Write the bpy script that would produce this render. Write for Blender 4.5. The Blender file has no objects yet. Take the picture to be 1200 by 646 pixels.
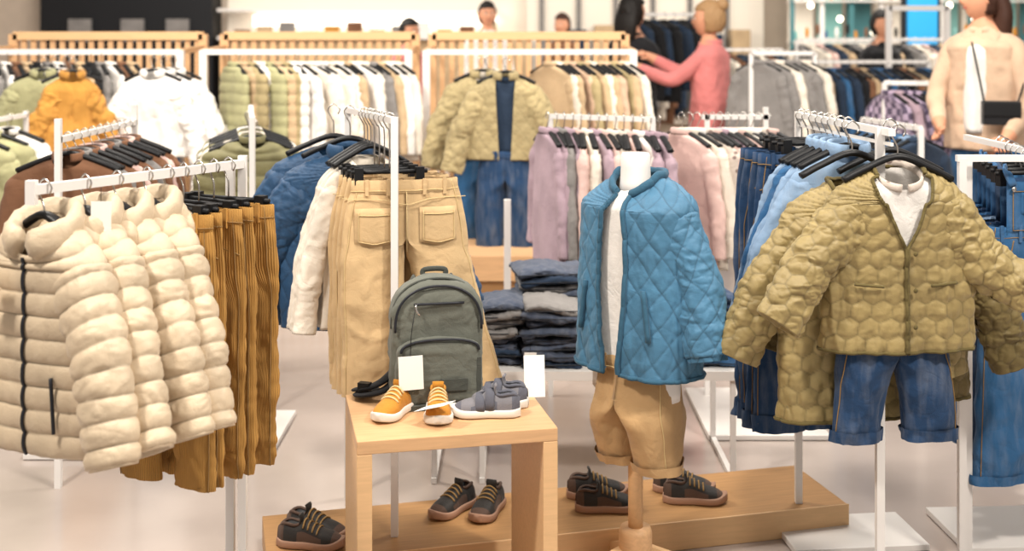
import bpy, bmesh, math, random
import numpy as np
from mathutils import Vector, Matrix
pi=math.pi
random.seed(5)
S=bpy.context.scene
# ---------------------------------------------------------------- materials
def lin(h,k=1.0):
    h=h.lstrip('#'); o=[]
    for i in (0,2,4):
        c=int(h[i:i+2],16)/255
        o.append(min(1,k*(c/12.92 if c<=.04045 else ((c+.055)/1.055)**2.4)))
    return (*o,1)
MATS={}
def mk(name,hexc,rough=.85,var=.14,kind='fabric',metal=0,bump=.45,emit=0,spec=.3,scale=7,crease=.22):
    m=bpy.data.materials.new(name); m.use_nodes=True
    nt=m.node_tree; N=nt.nodes; Lk=nt.links
    b=N['Principled BSDF']; b.inputs['Roughness'].default_value=rough
    b.inputs['Metallic'].default_value=metal
    b.inputs['Specular IOR Level'].default_value=spec
    c=lin(hexc)
    if emit:
        b.inputs['Emission Color'].default_value=c; b.inputs['Emission Strength'].default_value=emit
    tc=N.new('ShaderNodeTexCoord')
    if kind=='plain':
        b.inputs['Base Color'].default_value=c
        MATS[name]=m; return m
    mp=N.new('ShaderNodeMapping'); Lk.new(tc.outputs['Object'],mp.inputs[0])
    n1=N.new('ShaderNodeTexNoise'); n1.inputs['Scale'].default_value=scale; n1.inputs['Detail'].default_value=4
    Lk.new(mp.outputs[0],n1.inputs[0])
    mx=N.new('ShaderNodeMix'); mx.data_type='RGBA'
    mx.inputs[6].default_value=tuple(x*(1-var) for x in c[:3])+(1,)
    mx.inputs[7].default_value=tuple(min(1,x*(1+var)+.01*var) for x in c[:3])+(1,)
    rm=N.new('ShaderNodeMapRange'); rm.inputs[1].default_value=.3; rm.inputs[2].default_value=.7
    Lk.new(n1.outputs[0],rm.inputs[0]); Lk.new(rm.outputs[0],mx.inputs[0])
    out=mx.outputs[2]
    bp=N.new('ShaderNodeBump'); bp.inputs['Strength'].default_value=bump; bp.inputs['Distance'].default_value=.002
    if kind=='wood':
        mp.inputs['Scale'].default_value=(1.2,14,14); n1.inputs['Detail'].default_value=8
        n1.inputs['Distortion'].default_value=.6
        Lk.new(n1.outputs[0],bp.inputs['Height']); bp.inputs['Distance'].default_value=.0005
    elif kind=='cord':
        w=N.new('ShaderNodeTexWave'); w.inputs['Scale'].default_value=75; w.inputs['Distortion'].default_value=.3
        Lk.new(tc.outputs['UV'],w.inputs[0]); Lk.new(w.outputs[1],bp.inputs['Height']); bp.inputs['Strength'].default_value=.7
        m2=N.new('ShaderNodeMix'); m2.data_type='RGBA'; m2.blend_type='MULTIPLY'; m2.inputs[0].default_value=.25
        Lk.new(out,m2.inputs[6]); Lk.new(w.outputs[0],m2.inputs[7]); out=m2.outputs[2]
    elif kind=='floor':
        Lk.new(n1.outputs[0],bp.inputs['Height']); bp.inputs['Strength'].default_value=.02
    else:
        n2=N.new('ShaderNodeTexNoise'); n2.inputs['Scale'].default_value=420; n2.inputs['Detail'].default_value=2
        Lk.new(tc.outputs['Object'],n2.inputs[0])
        n3=N.new('ShaderNodeTexNoise'); n3.inputs['Scale'].default_value=30; n3.inputs['Detail'].default_value=6; n3.inputs['Distortion'].default_value=.8
        Lk.new(tc.outputs['Object'],n3.inputs[0])
        ad=N.new('ShaderNodeMath'); ad.operation='MULTIPLY_ADD'; ad.inputs[1].default_value=.25
        Lk.new(n2.outputs[0],ad.inputs[0]); Lk.new(n3.outputs[0],ad.inputs[2])
        n5=N.new('ShaderNodeTexNoise'); n5.inputs['Scale'].default_value=13; n5.inputs['Detail'].default_value=2; n5.inputs['Distortion'].default_value=1.0
        Lk.new(tc.outputs['Object'],n5.inputs[0])
        s5=N.new('ShaderNodeMath'); s5.operation='SUBTRACT'; s5.inputs[1].default_value=.5; Lk.new(n5.outputs[0],s5.inputs[0])
        a5=N.new('ShaderNodeMath'); a5.operation='ABSOLUTE'; Lk.new(s5.outputs[0],a5.inputs[0])
        r5=N.new('ShaderNodeMapRange'); r5.inputs[1].default_value=0; r5.inputs[2].default_value=.1; r5.inputs[4].default_value=crease; Lk.new(a5.outputs[0],r5.inputs[0])
        ad2=N.new('ShaderNodeMath'); ad2.operation='ADD'; Lk.new(ad.outputs[0],ad2.inputs[0]); Lk.new(r5.outputs[0],ad2.inputs[1])
        Lk.new(ad2.outputs[0],bp.inputs['Height']); bp.inputs['Distance'].default_value=.006
        b.inputs['Sheen Weight'].default_value=.1
        if kind=='denim':
            mp2=N.new('ShaderNodeMapping'); mp2.inputs['Scale'].default_value=(40,40,9); Lk.new(tc.outputs['Object'],mp2.inputs[0])
            n4=N.new('ShaderNodeTexNoise'); n4.inputs['Scale'].default_value=1; n4.inputs['Detail'].default_value=6; Lk.new(mp2.outputs[0],n4.inputs[0])
            r4=N.new('ShaderNodeMapRange'); r4.inputs[1].default_value=.45; r4.inputs[2].default_value=.8; r4.inputs[4].default_value=.3
            Lk.new(n4.outputs[0],r4.inputs[0])
            m2=N.new('ShaderNodeMix'); m2.data_type='RGBA'; m2.inputs[7].default_value=tuple(x*.5+.25 for x in c[:3])+(1,)
            Lk.new(r4.outputs[0],m2.inputs[0]); Lk.new(out,m2.inputs[6]); out=m2.outputs[2]
        if kind=='print':
            v=N.new('ShaderNodeTexVoronoi'); v.inputs['Scale'].default_value=28; Lk.new(tc.outputs['Object'],v.inputs[0])
            r4=N.new('ShaderNodeMapRange'); r4.inputs[1].default_value=.32; r4.inputs[2].default_value=.25
            Lk.new(v.outputs[0],r4.inputs[0])
            m2=N.new('ShaderNodeMix'); m2.data_type='RGBA'; m2.inputs[7].default_value=(.22,.16,.14,1)
            Lk.new(r4.outputs[0],m2.inputs[0]); Lk.new(out,m2.inputs[6]); out=m2.outputs[2]
        if kind=='check':
            ck=N.new('ShaderNodeTexChecker'); ck.inputs['Scale'].default_value=26; Lk.new(tc.outputs['UV'],ck.inputs[0])
            m2=N.new('ShaderNodeMix'); m2.data_type='RGBA'; m2.inputs[7].default_value=(.08,.06,.1,1)
            Lk.new(ck.outputs[1],m2.inputs[0]); Lk.new(out,m2.inputs[6]); out=m2.outputs[2]
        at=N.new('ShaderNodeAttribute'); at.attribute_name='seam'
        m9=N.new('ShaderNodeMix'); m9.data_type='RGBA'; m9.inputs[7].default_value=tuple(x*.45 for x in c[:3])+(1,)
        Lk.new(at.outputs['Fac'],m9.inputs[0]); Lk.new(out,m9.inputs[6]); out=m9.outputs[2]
    Lk.new(out,b.inputs['Base Color']); Lk.new(bp.outputs[0],b.inputs['Normal'])
    MATS[name]=m; return m
for a in [('puffer','#c6b296',.5),('beige_jean','#c9ab80',.85),('cream','#dfd5c6',.9),('navy_jacket','#1c4468',.6),
    ('blue_quilt','#3f708f',.6),('blue_rib','#31586f',.9),('olive','#958253',.5),('olive_dark','#6b5c36',.6),('olive_rib','#5f532f',.9),
    ('white_cloth','#e4dfd9',.9),('tan_short','#b59368',.85),('lilac','#a58e98',.9),('pink_cloth','#d3b3aa',.9),('black_cloth','#161619',.85),
    ('grey_cloth','#807c79',.9),('pale_green','#a09d76',.9),('mustard_cloth','#b9843b',.85),('sand','#bba17f',.85),('brown_cloth','#77533c',.9),
    ('sage','#77724f',.6),('pack','#62645b',.8),('pack_dark','#43453f',.8),('pink_sweater','#d07c79',.95),('hoodie','#c8aa90',.95),
    ('mustard_suede','#bb7d28',.8),('grey_suede','#77757a',.8),('grey_trim','#5b5c66',.8),('brown_shoe','#4f3b30',.7),('black_shoe','#26221f',.6),('navy_cloth','#243347',.9),('peach','#cf9a80',.8),('quilt_sand','#a3936c',.8)]:
    mk(a[0],a[1],a[2],crease=.08 if a[0] in ('puffer','blue_quilt','olive','beige_jean') else .2)
for k in ('puffer','olive','blue_quilt','navy_jacket'): MATS[k].node_tree.nodes['Principled BSDF'].inputs['Specular IOR Level'].default_value=.45
mk('corduroy','#b98a48',.85,var=.14,kind='cord')
mk('denim_dark','#193759',.85,kind='denim'); mk('denim_mid','#2b5a85',.85,kind='denim'); mk('denim_light','#7f98b4',.85,kind='denim'); mk('denim_grey','#434b5c',.85,kind='denim',var=.2)
mk('print_cloth','#cabdb1',.9,kind='print'); mk('plaid','#a493a8',.9,kind='check')
mk('wood','#cfa57a',.45,.09,'wood'); mk('wood_edge','#d9b183',.5,.06,'wood'); mk('wood_dark','#ab8256',.5,.1,'wood')
mk('white_metal','#e2deda',.35,kind='plain',spec=.5); mk('steel','#b9b4ae',.25,kind='plain',metal=.9); mk('black_plastic','#121214',.45,kind='plain')
mk('paper','#f0ede7',.8,kind='plain'); mk('mannequin','#e4e0dc',.4,kind='plain'); mk('stitch','#d3ba89',.8,kind='plain'); mk('stitch_dark','#8d6f45',.8,kind='plain')
mk('zip','#22242a',.4,kind='plain'); mk('rubber_white','#ddd7ce',.6,kind='plain'); mk('rubber_brown','#a07c66',.6,kind='plain')
mk('skin','#cf9576',.6,kind='plain'); mk('hair_blond','#a07e58',.6,kind='plain'); mk('hair_brown','#3c241a',.6,kind='plain'); mk('hair_dark','#17120f',.6,kind='plain'); mk('lips','#a85a52',.6,kind='plain')
mk('floor_stone','#b3a69e',.17,.08,'floor',spec=.5,scale=2.5)
mk('wall_paint','#c9b9a8',.9,.05,'floor'); mk('wall_black','#15161a',.6,kind='plain'); mk('light_strip','#fff6e8',.5,kind='plain',emit=2.2)
mk('screen_blue','#2f8fc4',.3,kind='plain',emit=.35); mk('teal','#7fb0aa',.3,kind='plain',emit=.15); mk('teal_dark','#4a7a80',.3,kind='plain'); mk('lamp','#fff2d8',.5,kind='plain',emit=6)
mk('orange_prop','#c8872f',.7,kind='plain'); mk('white_lam','#e2ddd8',.35,kind='plain',spec=.5); mk('lit_panel','#e6dbcb',.5,kind='plain',emit=.2)
# ---------------------------------------------------------------- mesh builder
def hsh(ix,iy,iz,seed):
    n=(ix*374761393+iy*668265263+iz*1440662683+seed*1274126177)&0xffffffff
    n=((n^(n>>13))*1274126177)&0xffffffff
    return ((n^(n>>16))&0xffff)/65535.
def vn(P,sc,seed=0):
    Q=P*np.asarray(sc,float)+100.3; I=np.floor(Q).astype(np.int64); F=Q-I; F=F*F*(3-2*F); r=0
    for a in (0,1):
        for b in (0,1):
            for c in (0,1):
                w=(F[...,0] if a else 1-F[...,0])*(F[...,1] if b else 1-F[...,1])*(F[...,2] if c else 1-F[...,2])
                r=r+w*hsh(I[...,0]+a,I[...,1]+b,I[...,2]+c,seed)
    return r*2-1
class MB:
    def __init__(s): s.V=[];s.UV=[];s.F=[];s.MI=[];s.SM=[];s.K=[];s.n=0;s.slots=[];s.M=np.eye(4);s.base=np.eye(4)
    def at(s,loc=(0,0,0),yaw=0,sc=1):
        c,k=math.cos(yaw),math.sin(yaw); s.M=np.array([[c*sc,-k*sc,0,loc[0]],[k*sc,c*sc,0,loc[1]],[0,0,sc,loc[2]],[0,0,0,1.]]); s.base=s.M.copy(); return s
    def dz(s,z,x=0,y=0):
        T=np.eye(4); T[:3,3]=(x,y,z)
        s.M=s.base@T; return s
    def slot(s,m):
        if m not in s.slots: s.slots.append(m)
        return s.slots.index(m)
    def add(s,V,F,mat,smooth=True,uv=None,mask=None):
        V=np.asarray(V,float).reshape(-1,3)
        if uv is None: uv=V[:,:2]
        s.K.append(np.zeros(len(V)) if mask is None else mask.reshape(-1))
        s.V.append(V@s.M[:3,:3].T+s.M[:3,3]); s.UV.append(np.asarray(uv).reshape(-1,2))
        F=[tuple(int(i)+s.n for i in f) for f in F] if not isinstance(F,np.ndarray) else (F+s.n).tolist()
        s.F+=F
        if isinstance(mat,str): s.MI+= [s.slot(mat)]*len(F)
        else: s.MI+=[s.slot(x) for x in mat]
        s.SM+=[smooth]*len(F); s.n+=len(V)
    def grid(s,P,mat,smooth=True,mask=None):
        n,m=P.shape[:2]
        if mask is not None and mask.shape[0]<n: mask=np.concatenate([mask,np.zeros((n-mask.shape[0],m))])
        i=np.arange(n*m).reshape(n,m)
        F=np.stack([i[:-1,:-1],i[:-1,1:],i[1:,1:],i[1:,:-1]],-1).reshape(-1,4)
        du=np.linalg.norm(np.diff(P,axis=1),axis=2); u=np.concatenate([np.zeros((n,1)),np.cumsum(du,1)],1); u=np.broadcast_to(u.mean(0),(n,m))
        dv=np.linalg.norm(np.diff(P,axis=0),axis=2).mean(1); v=np.broadcast_to(np.concatenate([[0],np.cumsum(dv)])[:,None],(n,m))
        if not isinstance(mat,str):
            mat=list(np.asarray(mat).reshape(-1))
        s.add(P,F,mat,smooth,np.stack([u,v],-1),mask)
    def obj(s,name,loc=(0,0,0),yaw=0,parent=None,bevel=0):
        V=np.concatenate(s.V); me=bpy.data.meshes.new(name)
        me.from_pydata(V.tolist(),[],s.F)
        for k in s.slots: me.materials.append(MATS[k])
        me.polygons.foreach_set('material_index',s.MI); me.polygons.foreach_set('use_smooth',s.SM)
        uv=me.uv_layers.new(name='UVMap'); li=np.zeros(len(me.loops),dtype=np.int32); me.loops.foreach_get('vertex_index',li)
        uv.data.foreach_set('uv',np.concatenate(s.UV)[li].astype(np.float32).reshape(-1))
        K=np.concatenate(s.K)
        if K.max()>0:
            at=me.attributes.new('seam','FLOAT','POINT'); at.data.foreach_set('value',K.astype(np.float32))
        me.update()
        o=bpy.data.objects.new(name,me); S.collection.objects.link(o); o.location=loc; o.rotation_euler=(0,0,yaw)
        if parent: o.parent=parent
        if bevel:
            md=o.modifiers.new('b','BEVEL'); md.width=bevel; md.segments=2; md.limit_method='ANGLE'
        return o
def cr(pts,n):
    p=np.asarray(pts,float)
    p=np.vstack([2*p[0]-p[1],p,2*p[-1]-p[-2]]); k=len(p)-3
    t=np.linspace(0,k-1e-6,n); i=t.astype(int); f=(t-i)[:,None]
    a,b,c,d=p[i],p[i+1],p[i+2],p[i+3]
    return .5*((2*b)+(-a+c)*f+(2*a-5*b+4*c-d)*f**2+(-a+3*b-3*c+d)*f**3)
def sst(x): x=np.clip(x,0,1); return x*x*(3-2*x)
MASK=[None]
def relief(P,pat=None,wr=0,wsc=(16,16,6),seed=0,grow=None):
    MASK[0]=None
    if pat is None and not wr: return P
    du=np.gradient(P,axis=1); dv=np.gradient(P,axis=0); n=np.cross(du,dv); n/=np.linalg.norm(n,axis=2)[...,None]+1e-12
    c=P.mean(1,keepdims=True)
    if ((P-c)*n).sum()<0: n=-n
    if np.linalg.norm(P[:,0]-P[:,-1],axis=1).mean()<1e-4:
        e=(n[:,0]+n[:,-1]); e/=np.linalg.norm(e,axis=1)[:,None]+1e-12; n[:,0]=e; n[:,-1]=e
    d=np.zeros(P.shape[:2])
    if pat is not None:
        sl=np.concatenate([np.zeros((P.shape[0],1)),np.cumsum(np.linalg.norm(np.diff(P,axis=1),axis=2),1)],1)
        tl=np.concatenate([[0],np.cumsum(np.linalg.norm(np.diff(P,axis=0),axis=2).mean(1))])[:,None]+0*sl
        dd,mk_=pat(sl,tl,P); d=d+dd; MASK[0]=mk_
    if wr:
        w=vn(P,wsc,seed); w2=vn(P,np.asarray(wsc)*2.7,seed+7); w3=1-2*np.abs(vn(P+.04*w[...,None],np.asarray(wsc)*1.6,seed+3)); w4=(1-np.abs(vn(P+.02*w[...,None],np.asarray(wsc)*3.1,seed+5)))**3
        ww=wr*(w*.7+.2*w2+.4*w3-.35*w4)
        if grow is not None: ww=ww*grow
        d=d+ww
    return P+n*d[...,None]
def tube(mb,path,ra,rb=None,nu=12,ref=(0,1,0),mat='steel',pat=None,wr=0,wsc=(20,20,20),seed=0,cap=True,smooth=True,u0=0,sq=1):
    path=np.asarray(path,float); n=len(path); ra=np.broadcast_to(np.asarray(ra,float),(n,)); rb=ra if rb is None else np.broadcast_to(np.asarray(rb,float),(n,))
    T=np.gradient(path,axis=0); T/=np.linalg.norm(T,axis=1)[:,None]+1e-12
    A=np.cross(np.asarray(ref,float),T); A/=np.linalg.norm(A,axis=1)[:,None]+1e-9; B=np.cross(T,A)
    ph=np.linspace(0,2*pi,nu+1)+u0; c=np.cos(ph); k=np.sin(ph); c=np.sign(c)*abs(c)**sq; k=np.sign(k)*abs(k)**sq
    P=path[:,None]+A[:,None]*(ra[:,None]*c)[...,None]+B[:,None]*(rb[:,None]*k)[...,None]
    P=relief(P,pat,wr,wsc,seed)
    if cap:
        P=np.concatenate([P[:1].mean(1,keepdims=True)+0*P[:1],P,P[-1:].mean(1,keepdims=True)+0*P[-1:]])
    mb.grid(P,mat,smooth); return P
def box(mb,p0,p1,w,h,mat,up=(0,0,1)):
    p0=np.array(p0,float);p1=np.array(p1,float);T=p1-p0;T/=np.linalg.norm(T)
    u=np.array(up,float)
    if abs(T@u)>.9: u=np.array([1.,0,0])
    A=np.cross(u,T);A/=np.linalg.norm(A);B=np.cross(T,A)
    V=[p+A*a*w/2+B*b*h/2 for p in (p0,p1) for a,b in ((-1,-1),(1,-1),(1,1),(-1,1))]
    mb.add(V,[(3,2,1,0),(4,5,6,7),(1,5,4,0),(2,6,5,1),(3,7,6,2),(0,4,7,3)],mat,False)
def ell(mb,c,r,mat,nu=16,nv=12,fn=None):
    th=np.linspace(0,pi,nv);ph=np.linspace(0,2*pi,nu+1)
    D=np.stack([np.sin(th)[:,None]*np.cos(ph),np.sin(th)[:,None]*np.sin(ph),np.cos(th)[:,None]+0*ph],-1)
    P=D*np.asarray(r)
    if fn: P=fn(P,D)
    mb.grid(P+np.asarray(c),mat)
def st2(s,t,a,b,seed): return vn(np.stack([s,t,0*s],-1),(a,b,1),seed)
def pp(step=.045,A=.008,off=0):
    def f(s,t,P):
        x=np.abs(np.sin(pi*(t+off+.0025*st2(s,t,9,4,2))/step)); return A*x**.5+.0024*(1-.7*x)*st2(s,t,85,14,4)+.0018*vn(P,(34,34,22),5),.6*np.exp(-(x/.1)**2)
    return f
def pd(a=.055,b=.075,A=.004):
    def f(s,t,P):
        w=.0025*np.sin(t*60); p=(s+w)/a+t/b; q=(s-w)/a-t/b
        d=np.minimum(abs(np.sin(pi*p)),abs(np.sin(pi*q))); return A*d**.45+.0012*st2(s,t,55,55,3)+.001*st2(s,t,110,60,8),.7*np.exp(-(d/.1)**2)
    return f
def ph_(a=.046,A=.006):
    def f(s,t,P):
        h=a*.866; best=np.full(s.shape,9.);sec=np.full(s.shape,9.); j0=np.round(t/h)
        for dj in (-1,0,1):
            j=j0+dj; off=.5*(np.mod(j,2)); i0=np.round(s/a-off)
            for di in (-1,0,1):
                d=np.hypot(s-(i0+di+off)*a,t-j*h); sec=np.where(d<best,best,np.minimum(sec,d)); best=np.minimum(best,d)
        e=(sec-best)/a
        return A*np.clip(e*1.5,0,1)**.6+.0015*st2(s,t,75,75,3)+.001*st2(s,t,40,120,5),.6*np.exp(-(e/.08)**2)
    return f
DEFS=((-1,16,6,0,0),(1,16,6,0,0))
def top(mb,W=.17,L=.46,D=.05,nw=.05,nd=.04,slope=.05,hw=None,hd=None,gap=None,drop=.03,pat=None,wr=.008,wsc=(15,15,4),seed=0,nu=44,nv=36,mat='cream',
        sleeves=DEFS,sl=.38,sr=(.06,.042),flat=.75,spat=None,cuff=None,hem=None,snu=None,elbow=.5):
    hw=W*1.04 if hw is None else hw; hd=D if hd is None else hd
    tau=np.linspace(0,1,nv)**1.3; z=-L*tau; x=np.clip(-z/(slope+.03),0,1); f=1-(1-x)**1.8
    w=nw+(W-nw)*f+(hw-W)*tau; d=nd+(D-nd)*f+(hd-D)*tau
    g=np.zeros(nv)
    if gap: g=np.arcsin(np.clip(np.array([gap(a) for a in tau])/w,0,.95))
    u=np.linspace(0,1,nu); ph=g[:,None]+(2*pi-2*g[:,None])*u
    cx=np.sin(ph); cy=np.cos(ph); fr=np.clip(cy,0,1)
    P=np.stack([w[:,None]*cx,-d[:,None]*np.sign(cy)*abs(cy)**.8,z[:,None]-drop*(1-x)[:,None]**.7*fr+0*ph],-1)
    P=relief(P,pat,wr,wsc,seed,grow=(.35+.9*tau)[:,None]); mk0=MASK[0]
    body=P
    Q=np.concatenate([P,P[-1:]*np.array([.95,.9,1])+np.array([0,0,.012])])
    mm=mat
    if hem:
        r=np.where(-z[1:]>L-hem[1],hem[0],mat).tolist()+[hem[0]]; mm=np.repeat(np.array(r)[:,None],nu-1,1)
    mb.grid(Q,mm,mask=mk0)
    for sv in sleeves:
        (sd,a1,a2,y1,y2)=sv[:5]; sl_=sv[5] if len(sv)>5 else sl
        a1,a2,y1,y2=[math.radians(v) for v in (a1,a2,y1,y2)]
        S0=np.array([sd*(W-sr[0]*.8),0,-(slope+sr[0]*.9)]); d1=np.array([sd*math.sin(a1),-math.sin(y1),-math.cos(a1)]); d2=np.array([sd*math.sin(a2),-math.sin(y2),-math.cos(a2)])
        E=S0+d1*sl_*elbow; Wd=E+d2*sl_*(1-elbow)
        n=int(nv*.95); path=cr([S0-d1*.02,S0+d1*sl_*.2,E,E+d2*sl_*(1-elbow)*.5,Wd],n); t=np.linspace(0,1,n)
        ra=(sr[0]+(sr[1]-sr[0])*t)*np.clip(.7+t*6,0,1)
        if cuff: ra=ra*np.where(t>1-cuff[1],cuff[2],1)
        path=np.concatenate([path,path[-1:]+1e-5*d2,path[-1:]-.02*d2]); ra=np.concatenate([ra,[ra[-1]*.85,ra[-1]*.8]])
        m2=mat
        k=snu or max(16,nu//2)
        if cuff:
            tt=np.concatenate([t[1:],[1,1]]); m2=np.repeat(np.where(tt>1-cuff[1],cuff[0],mat)[:,None],k,1)
        T=np.gradient(path[:n],axis=0); T/=np.linalg.norm(T,axis=1)[:,None]; T=np.concatenate([T,T[-1:],T[-1:]])
        A=np.cross((0,1.,0),T);A/=np.linalg.norm(A,axis=1)[:,None];B=np.cross(T,A); ph=np.linspace(0,2*pi,k+1)+(0 if sd>0 else pi)
        R=path[:,None]+A[:,None]*(ra[:,None]*np.cos(ph))[...,None]+B[:,None]*(ra[:,None]*flat*np.sin(ph))[...,None]
        body_r=relief(R[:n],spat if spat is not None else pat,wr*.8,(16,16,20),seed+11+sd); mk1=MASK[0]
        R=np.concatenate([body_r,(body_r[-1:]-path[n-1])*.85+path[n-1],(body_r[-1:]-path[n-1])*.8+path[n-1]-.02*d2])
        mb.grid(R,m2,mask=mk1)
    return body
def collar(mb,rx,ry,z,h,t,gap,mat,back=.012,pat=None,wr=0,y=0,n=30,drop=.0):
    ph=np.linspace(gap,2*pi-gap,n); b=(1-np.cos(ph))/2
    path=np.stack([rx*np.sin(ph),y-ry*np.cos(ph),z+back*b-drop*(1-b)],-1)
    tube(mb,path,t,h,nu=14,ref=(0,0,1),mat=mat,pat=pat,wr=wr,wsc=(40,40,40))
def hanger(mb,W=.15,z=-.07,mat='black_plastic',clip=False):
    tube(mb,cr([(.014,0,-.012),(.02,0,.004),(0,0,.02),(-.018,0,.002),(-.008,0,-.022),(0,0,-.04),(0,0,z)],22),.0022,nu=6,mat='steel')
    if clip:
        tube(mb,[(-W,0,z),(W,0,z)],.006,nu=8,mat=mat)
        for s in (-1,1):
            box(mb,(s*W*.8,0,z+.012),(s*W*.8,0,z-.035),.025,.022,mat,up=(0,1,0))
    else:
        tube(mb,cr([(-W,0,z-.05),(-W*.6,0,z-.022),(0,0,z+.008),(W*.6,0,z-.022),(W,0,z-.05)],24),.009,.014,nu=8,mat=mat)
def patch(mb,x0,x1,z0,z1,w,d,mat,off=.006,wr=0,wsc=(16,16,5),seed=0,point=.15,side=-1,st=None,k=12):
    u=np.linspace(0,1,k);v=np.linspace(0,1,k); U,V=np.meshgrid(u,v)
    X=x0+(x1-x0)*U; Z=z0+(z1-z0)*V*(1+point*(1-abs(2*U-1)))
    e=np.minimum(np.minimum(U,1-U),np.minimum(V,1-V)); o=np.where(e>.02,off,0)
    Y=side*(d*np.sqrt(np.clip(1-(X/w)**2,0.02,1))+o)
    P=np.stack([X,Y,Z],-1)
    if wr: P[...,1]+=side*wr*(.7*vn(P,wsc,seed))
    mb.grid(P,mat)
    if st:
        q=P[1:-1,1:-1]
        e=np.concatenate([q[:,0],q[-1,1:-1],q[::-1,-1]])+np.array([0,side*.0015,0]); tube(mb,e,.0013,nu=5,mat=st)
        tube(mb,P[2,1:-1]+np.array([0,side*.0015,0]),.0013,nu=5,ref=(0,0,1),mat=st)
def pants(mb,W=.13,D=.04,L=.6,cro=.19,hip=.155,leg=(.08,.06),sp=.085,mat='denim_mid',wr=.006,seed=0,nu=40,nv=40,cuff=None,band=True,st=None,pockets=None,legflat=.55,wsc=(13,13,7),sps=None,front=False):
    t=np.linspace(0,1,nv); z=-L*t; q=np.clip(-z/cro,0,1); w=W+(hip-W)*np.sin(q*pi/2); d=D*(1+.35*q); dc=D*1.35
    t2=np.clip((-z-cro)/(L-cro),0,1); r=hip/2+(leg[1]-hip/2)*t2; rb=dc+(leg[1]*legflat-dc)*t2
    up=1-sst((-z-(cro-.035))/.08)
    ph=np.linspace(-pi,pi,nu+1); c=np.cos(ph);s_=np.sin(ph)
    for k,s in enumerate((-1,1)):
        spx=sps[k] if sps else sp
        xc=r+.002+t2**1.1*(spx-leg[1]-.002)
        X=up[:,None]*w[:,None]*np.clip(c,0,1)+(1-up)[:,None]*(xc[:,None]+r[:,None]*c)
        Y=up[:,None]*d[:,None]*s_+(1-up)[:,None]*rb[:,None]*s_
        P=np.stack([s*X,Y,z[:,None]+0*X],-1); P=relief(P,None,wr,wsc,seed,grow=(.5+.8*t)[:,None])
        mb.grid(P,mat)
        if cuff:
            qq=P[-max(3,int(nv*cuff)):]; cc=qq.mean(1,keepdims=True); mb.grid(cc+(qq-cc)*np.array([1.1,1.15,1]),mat)
            e=qq[-1:];c2=e.mean(1,keepdims=True); mb.grid(np.concatenate([c2+(e-c2)*np.array([1.1,1.15,1]),c2+(e-c2)*.85,c2+(e-c2)*.8+np.array([0,0,.03])]),mat)
        else:
            e=P[-1:];c2=e.mean(1,keepdims=True); mb.grid(np.concatenate([e,c2+(e-c2)*.9,c2+(e-c2)*.85+np.array([0,0,.03])]),mat)
        if st:
            j=int(nu*(.5-25/360)); tube(mb,P[:,j]+np.array([0,-.002,0]),.0013,nu=5,mat=st)
    if band:
        ph=np.linspace(0,2*pi,nu*2); zz=np.array([.004,.002,-.03,-.034]); k=np.array([1.0,1.03,1.04,1.01])
        Bn=np.stack([W*k[:,None]*np.sin(ph),-D*1.12*k[:,None]*np.cos(ph),zz[:,None]+0*ph],-1); Bn[...,2]+=.003*vn(Bn*np.array([1,1,0]),(25,25,1),seed); mb.grid(Bn,mat)
        if st: tube(mb,Bn[-2]+np.array([0,-.001,.003]),.0013,nu=5,ref=(0,0,1),mat=st,cap=False)
        for a in (-.75,-.35,.35,.75):
            x=a*W; y=-D*1.16*math.sqrt(1-a*a)-.002; box(mb,(x,y,.006),(x,y,-.04),.010,.006,mat,up=(0,1,0))
    if pockets:
        for s in (-1,1):
            patch(mb,s*hip*.5-.055,s*hip*.5+.055,-.075,-.175,hip*1.05,D*1.36,mat,off=.008,wr=wr*.5,seed=seed,st=st,point=.12)
        if st:
            tube(mb,cr([(-hip*.95,-D*.45,-.05),(-.07,-D*1.22,-.052),(0,-D*1.3-.004,-.066),(.07,-D*1.22,-.052),(hip*.95,-D*.45,-.05)],24),.0013,nu=5,ref=(0,0,1),mat=st)
            tube(mb,[(0,-D*1.1-.004,-.03),(0,-D*1.35-.002,-.12),(0,-D*1.35-.002,-cro)],.0016,nu=5,mat=st)
    if front:
        tube(mb,cr([(.0,-D*1.15,-.035),(.0,-D*1.4,-cro*.7)],8),.002,nu=5,mat=st or mat)
        tube(mb,cr([(.03,-D*1.15,-.035),(.03,-D*1.36-.003,-cro*.55),(.004,-D*1.42-.002,-cro*.8)],12),.0014,nu=5,mat=st or mat)
        for s in (-1,1): tube(mb,cr([(s*W*.5,-D*1.0-.003,-.035),(s*W*.62,-D*1.02,-.08),(s*W*1.02,-D*.45,-.1)],12),.0018,nu=5,mat=st or mat)
        ell(mb,(0,-D*1.18,-.015),(.007,.004,.007),'steel',10,8)
def onbar(p0,p1,f):
    p0=np.array(p0);p1=np.array(p1);b=p1-p0; return tuple(p0+b*f), math.atan2(-b[0],b[1])
def tag(mb,p,w=.035,h=.055,mat='paper',string=.05,tilt=0):
    x,y,z=p; box(mb,(x,y,z),(x+tilt,y,z-h),w,.0015,mat,up=(0,1,0)); tube(mb,[(x,y,z+string),(x,y,z)],.0007,nu=4,mat='black_plastic')
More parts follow.
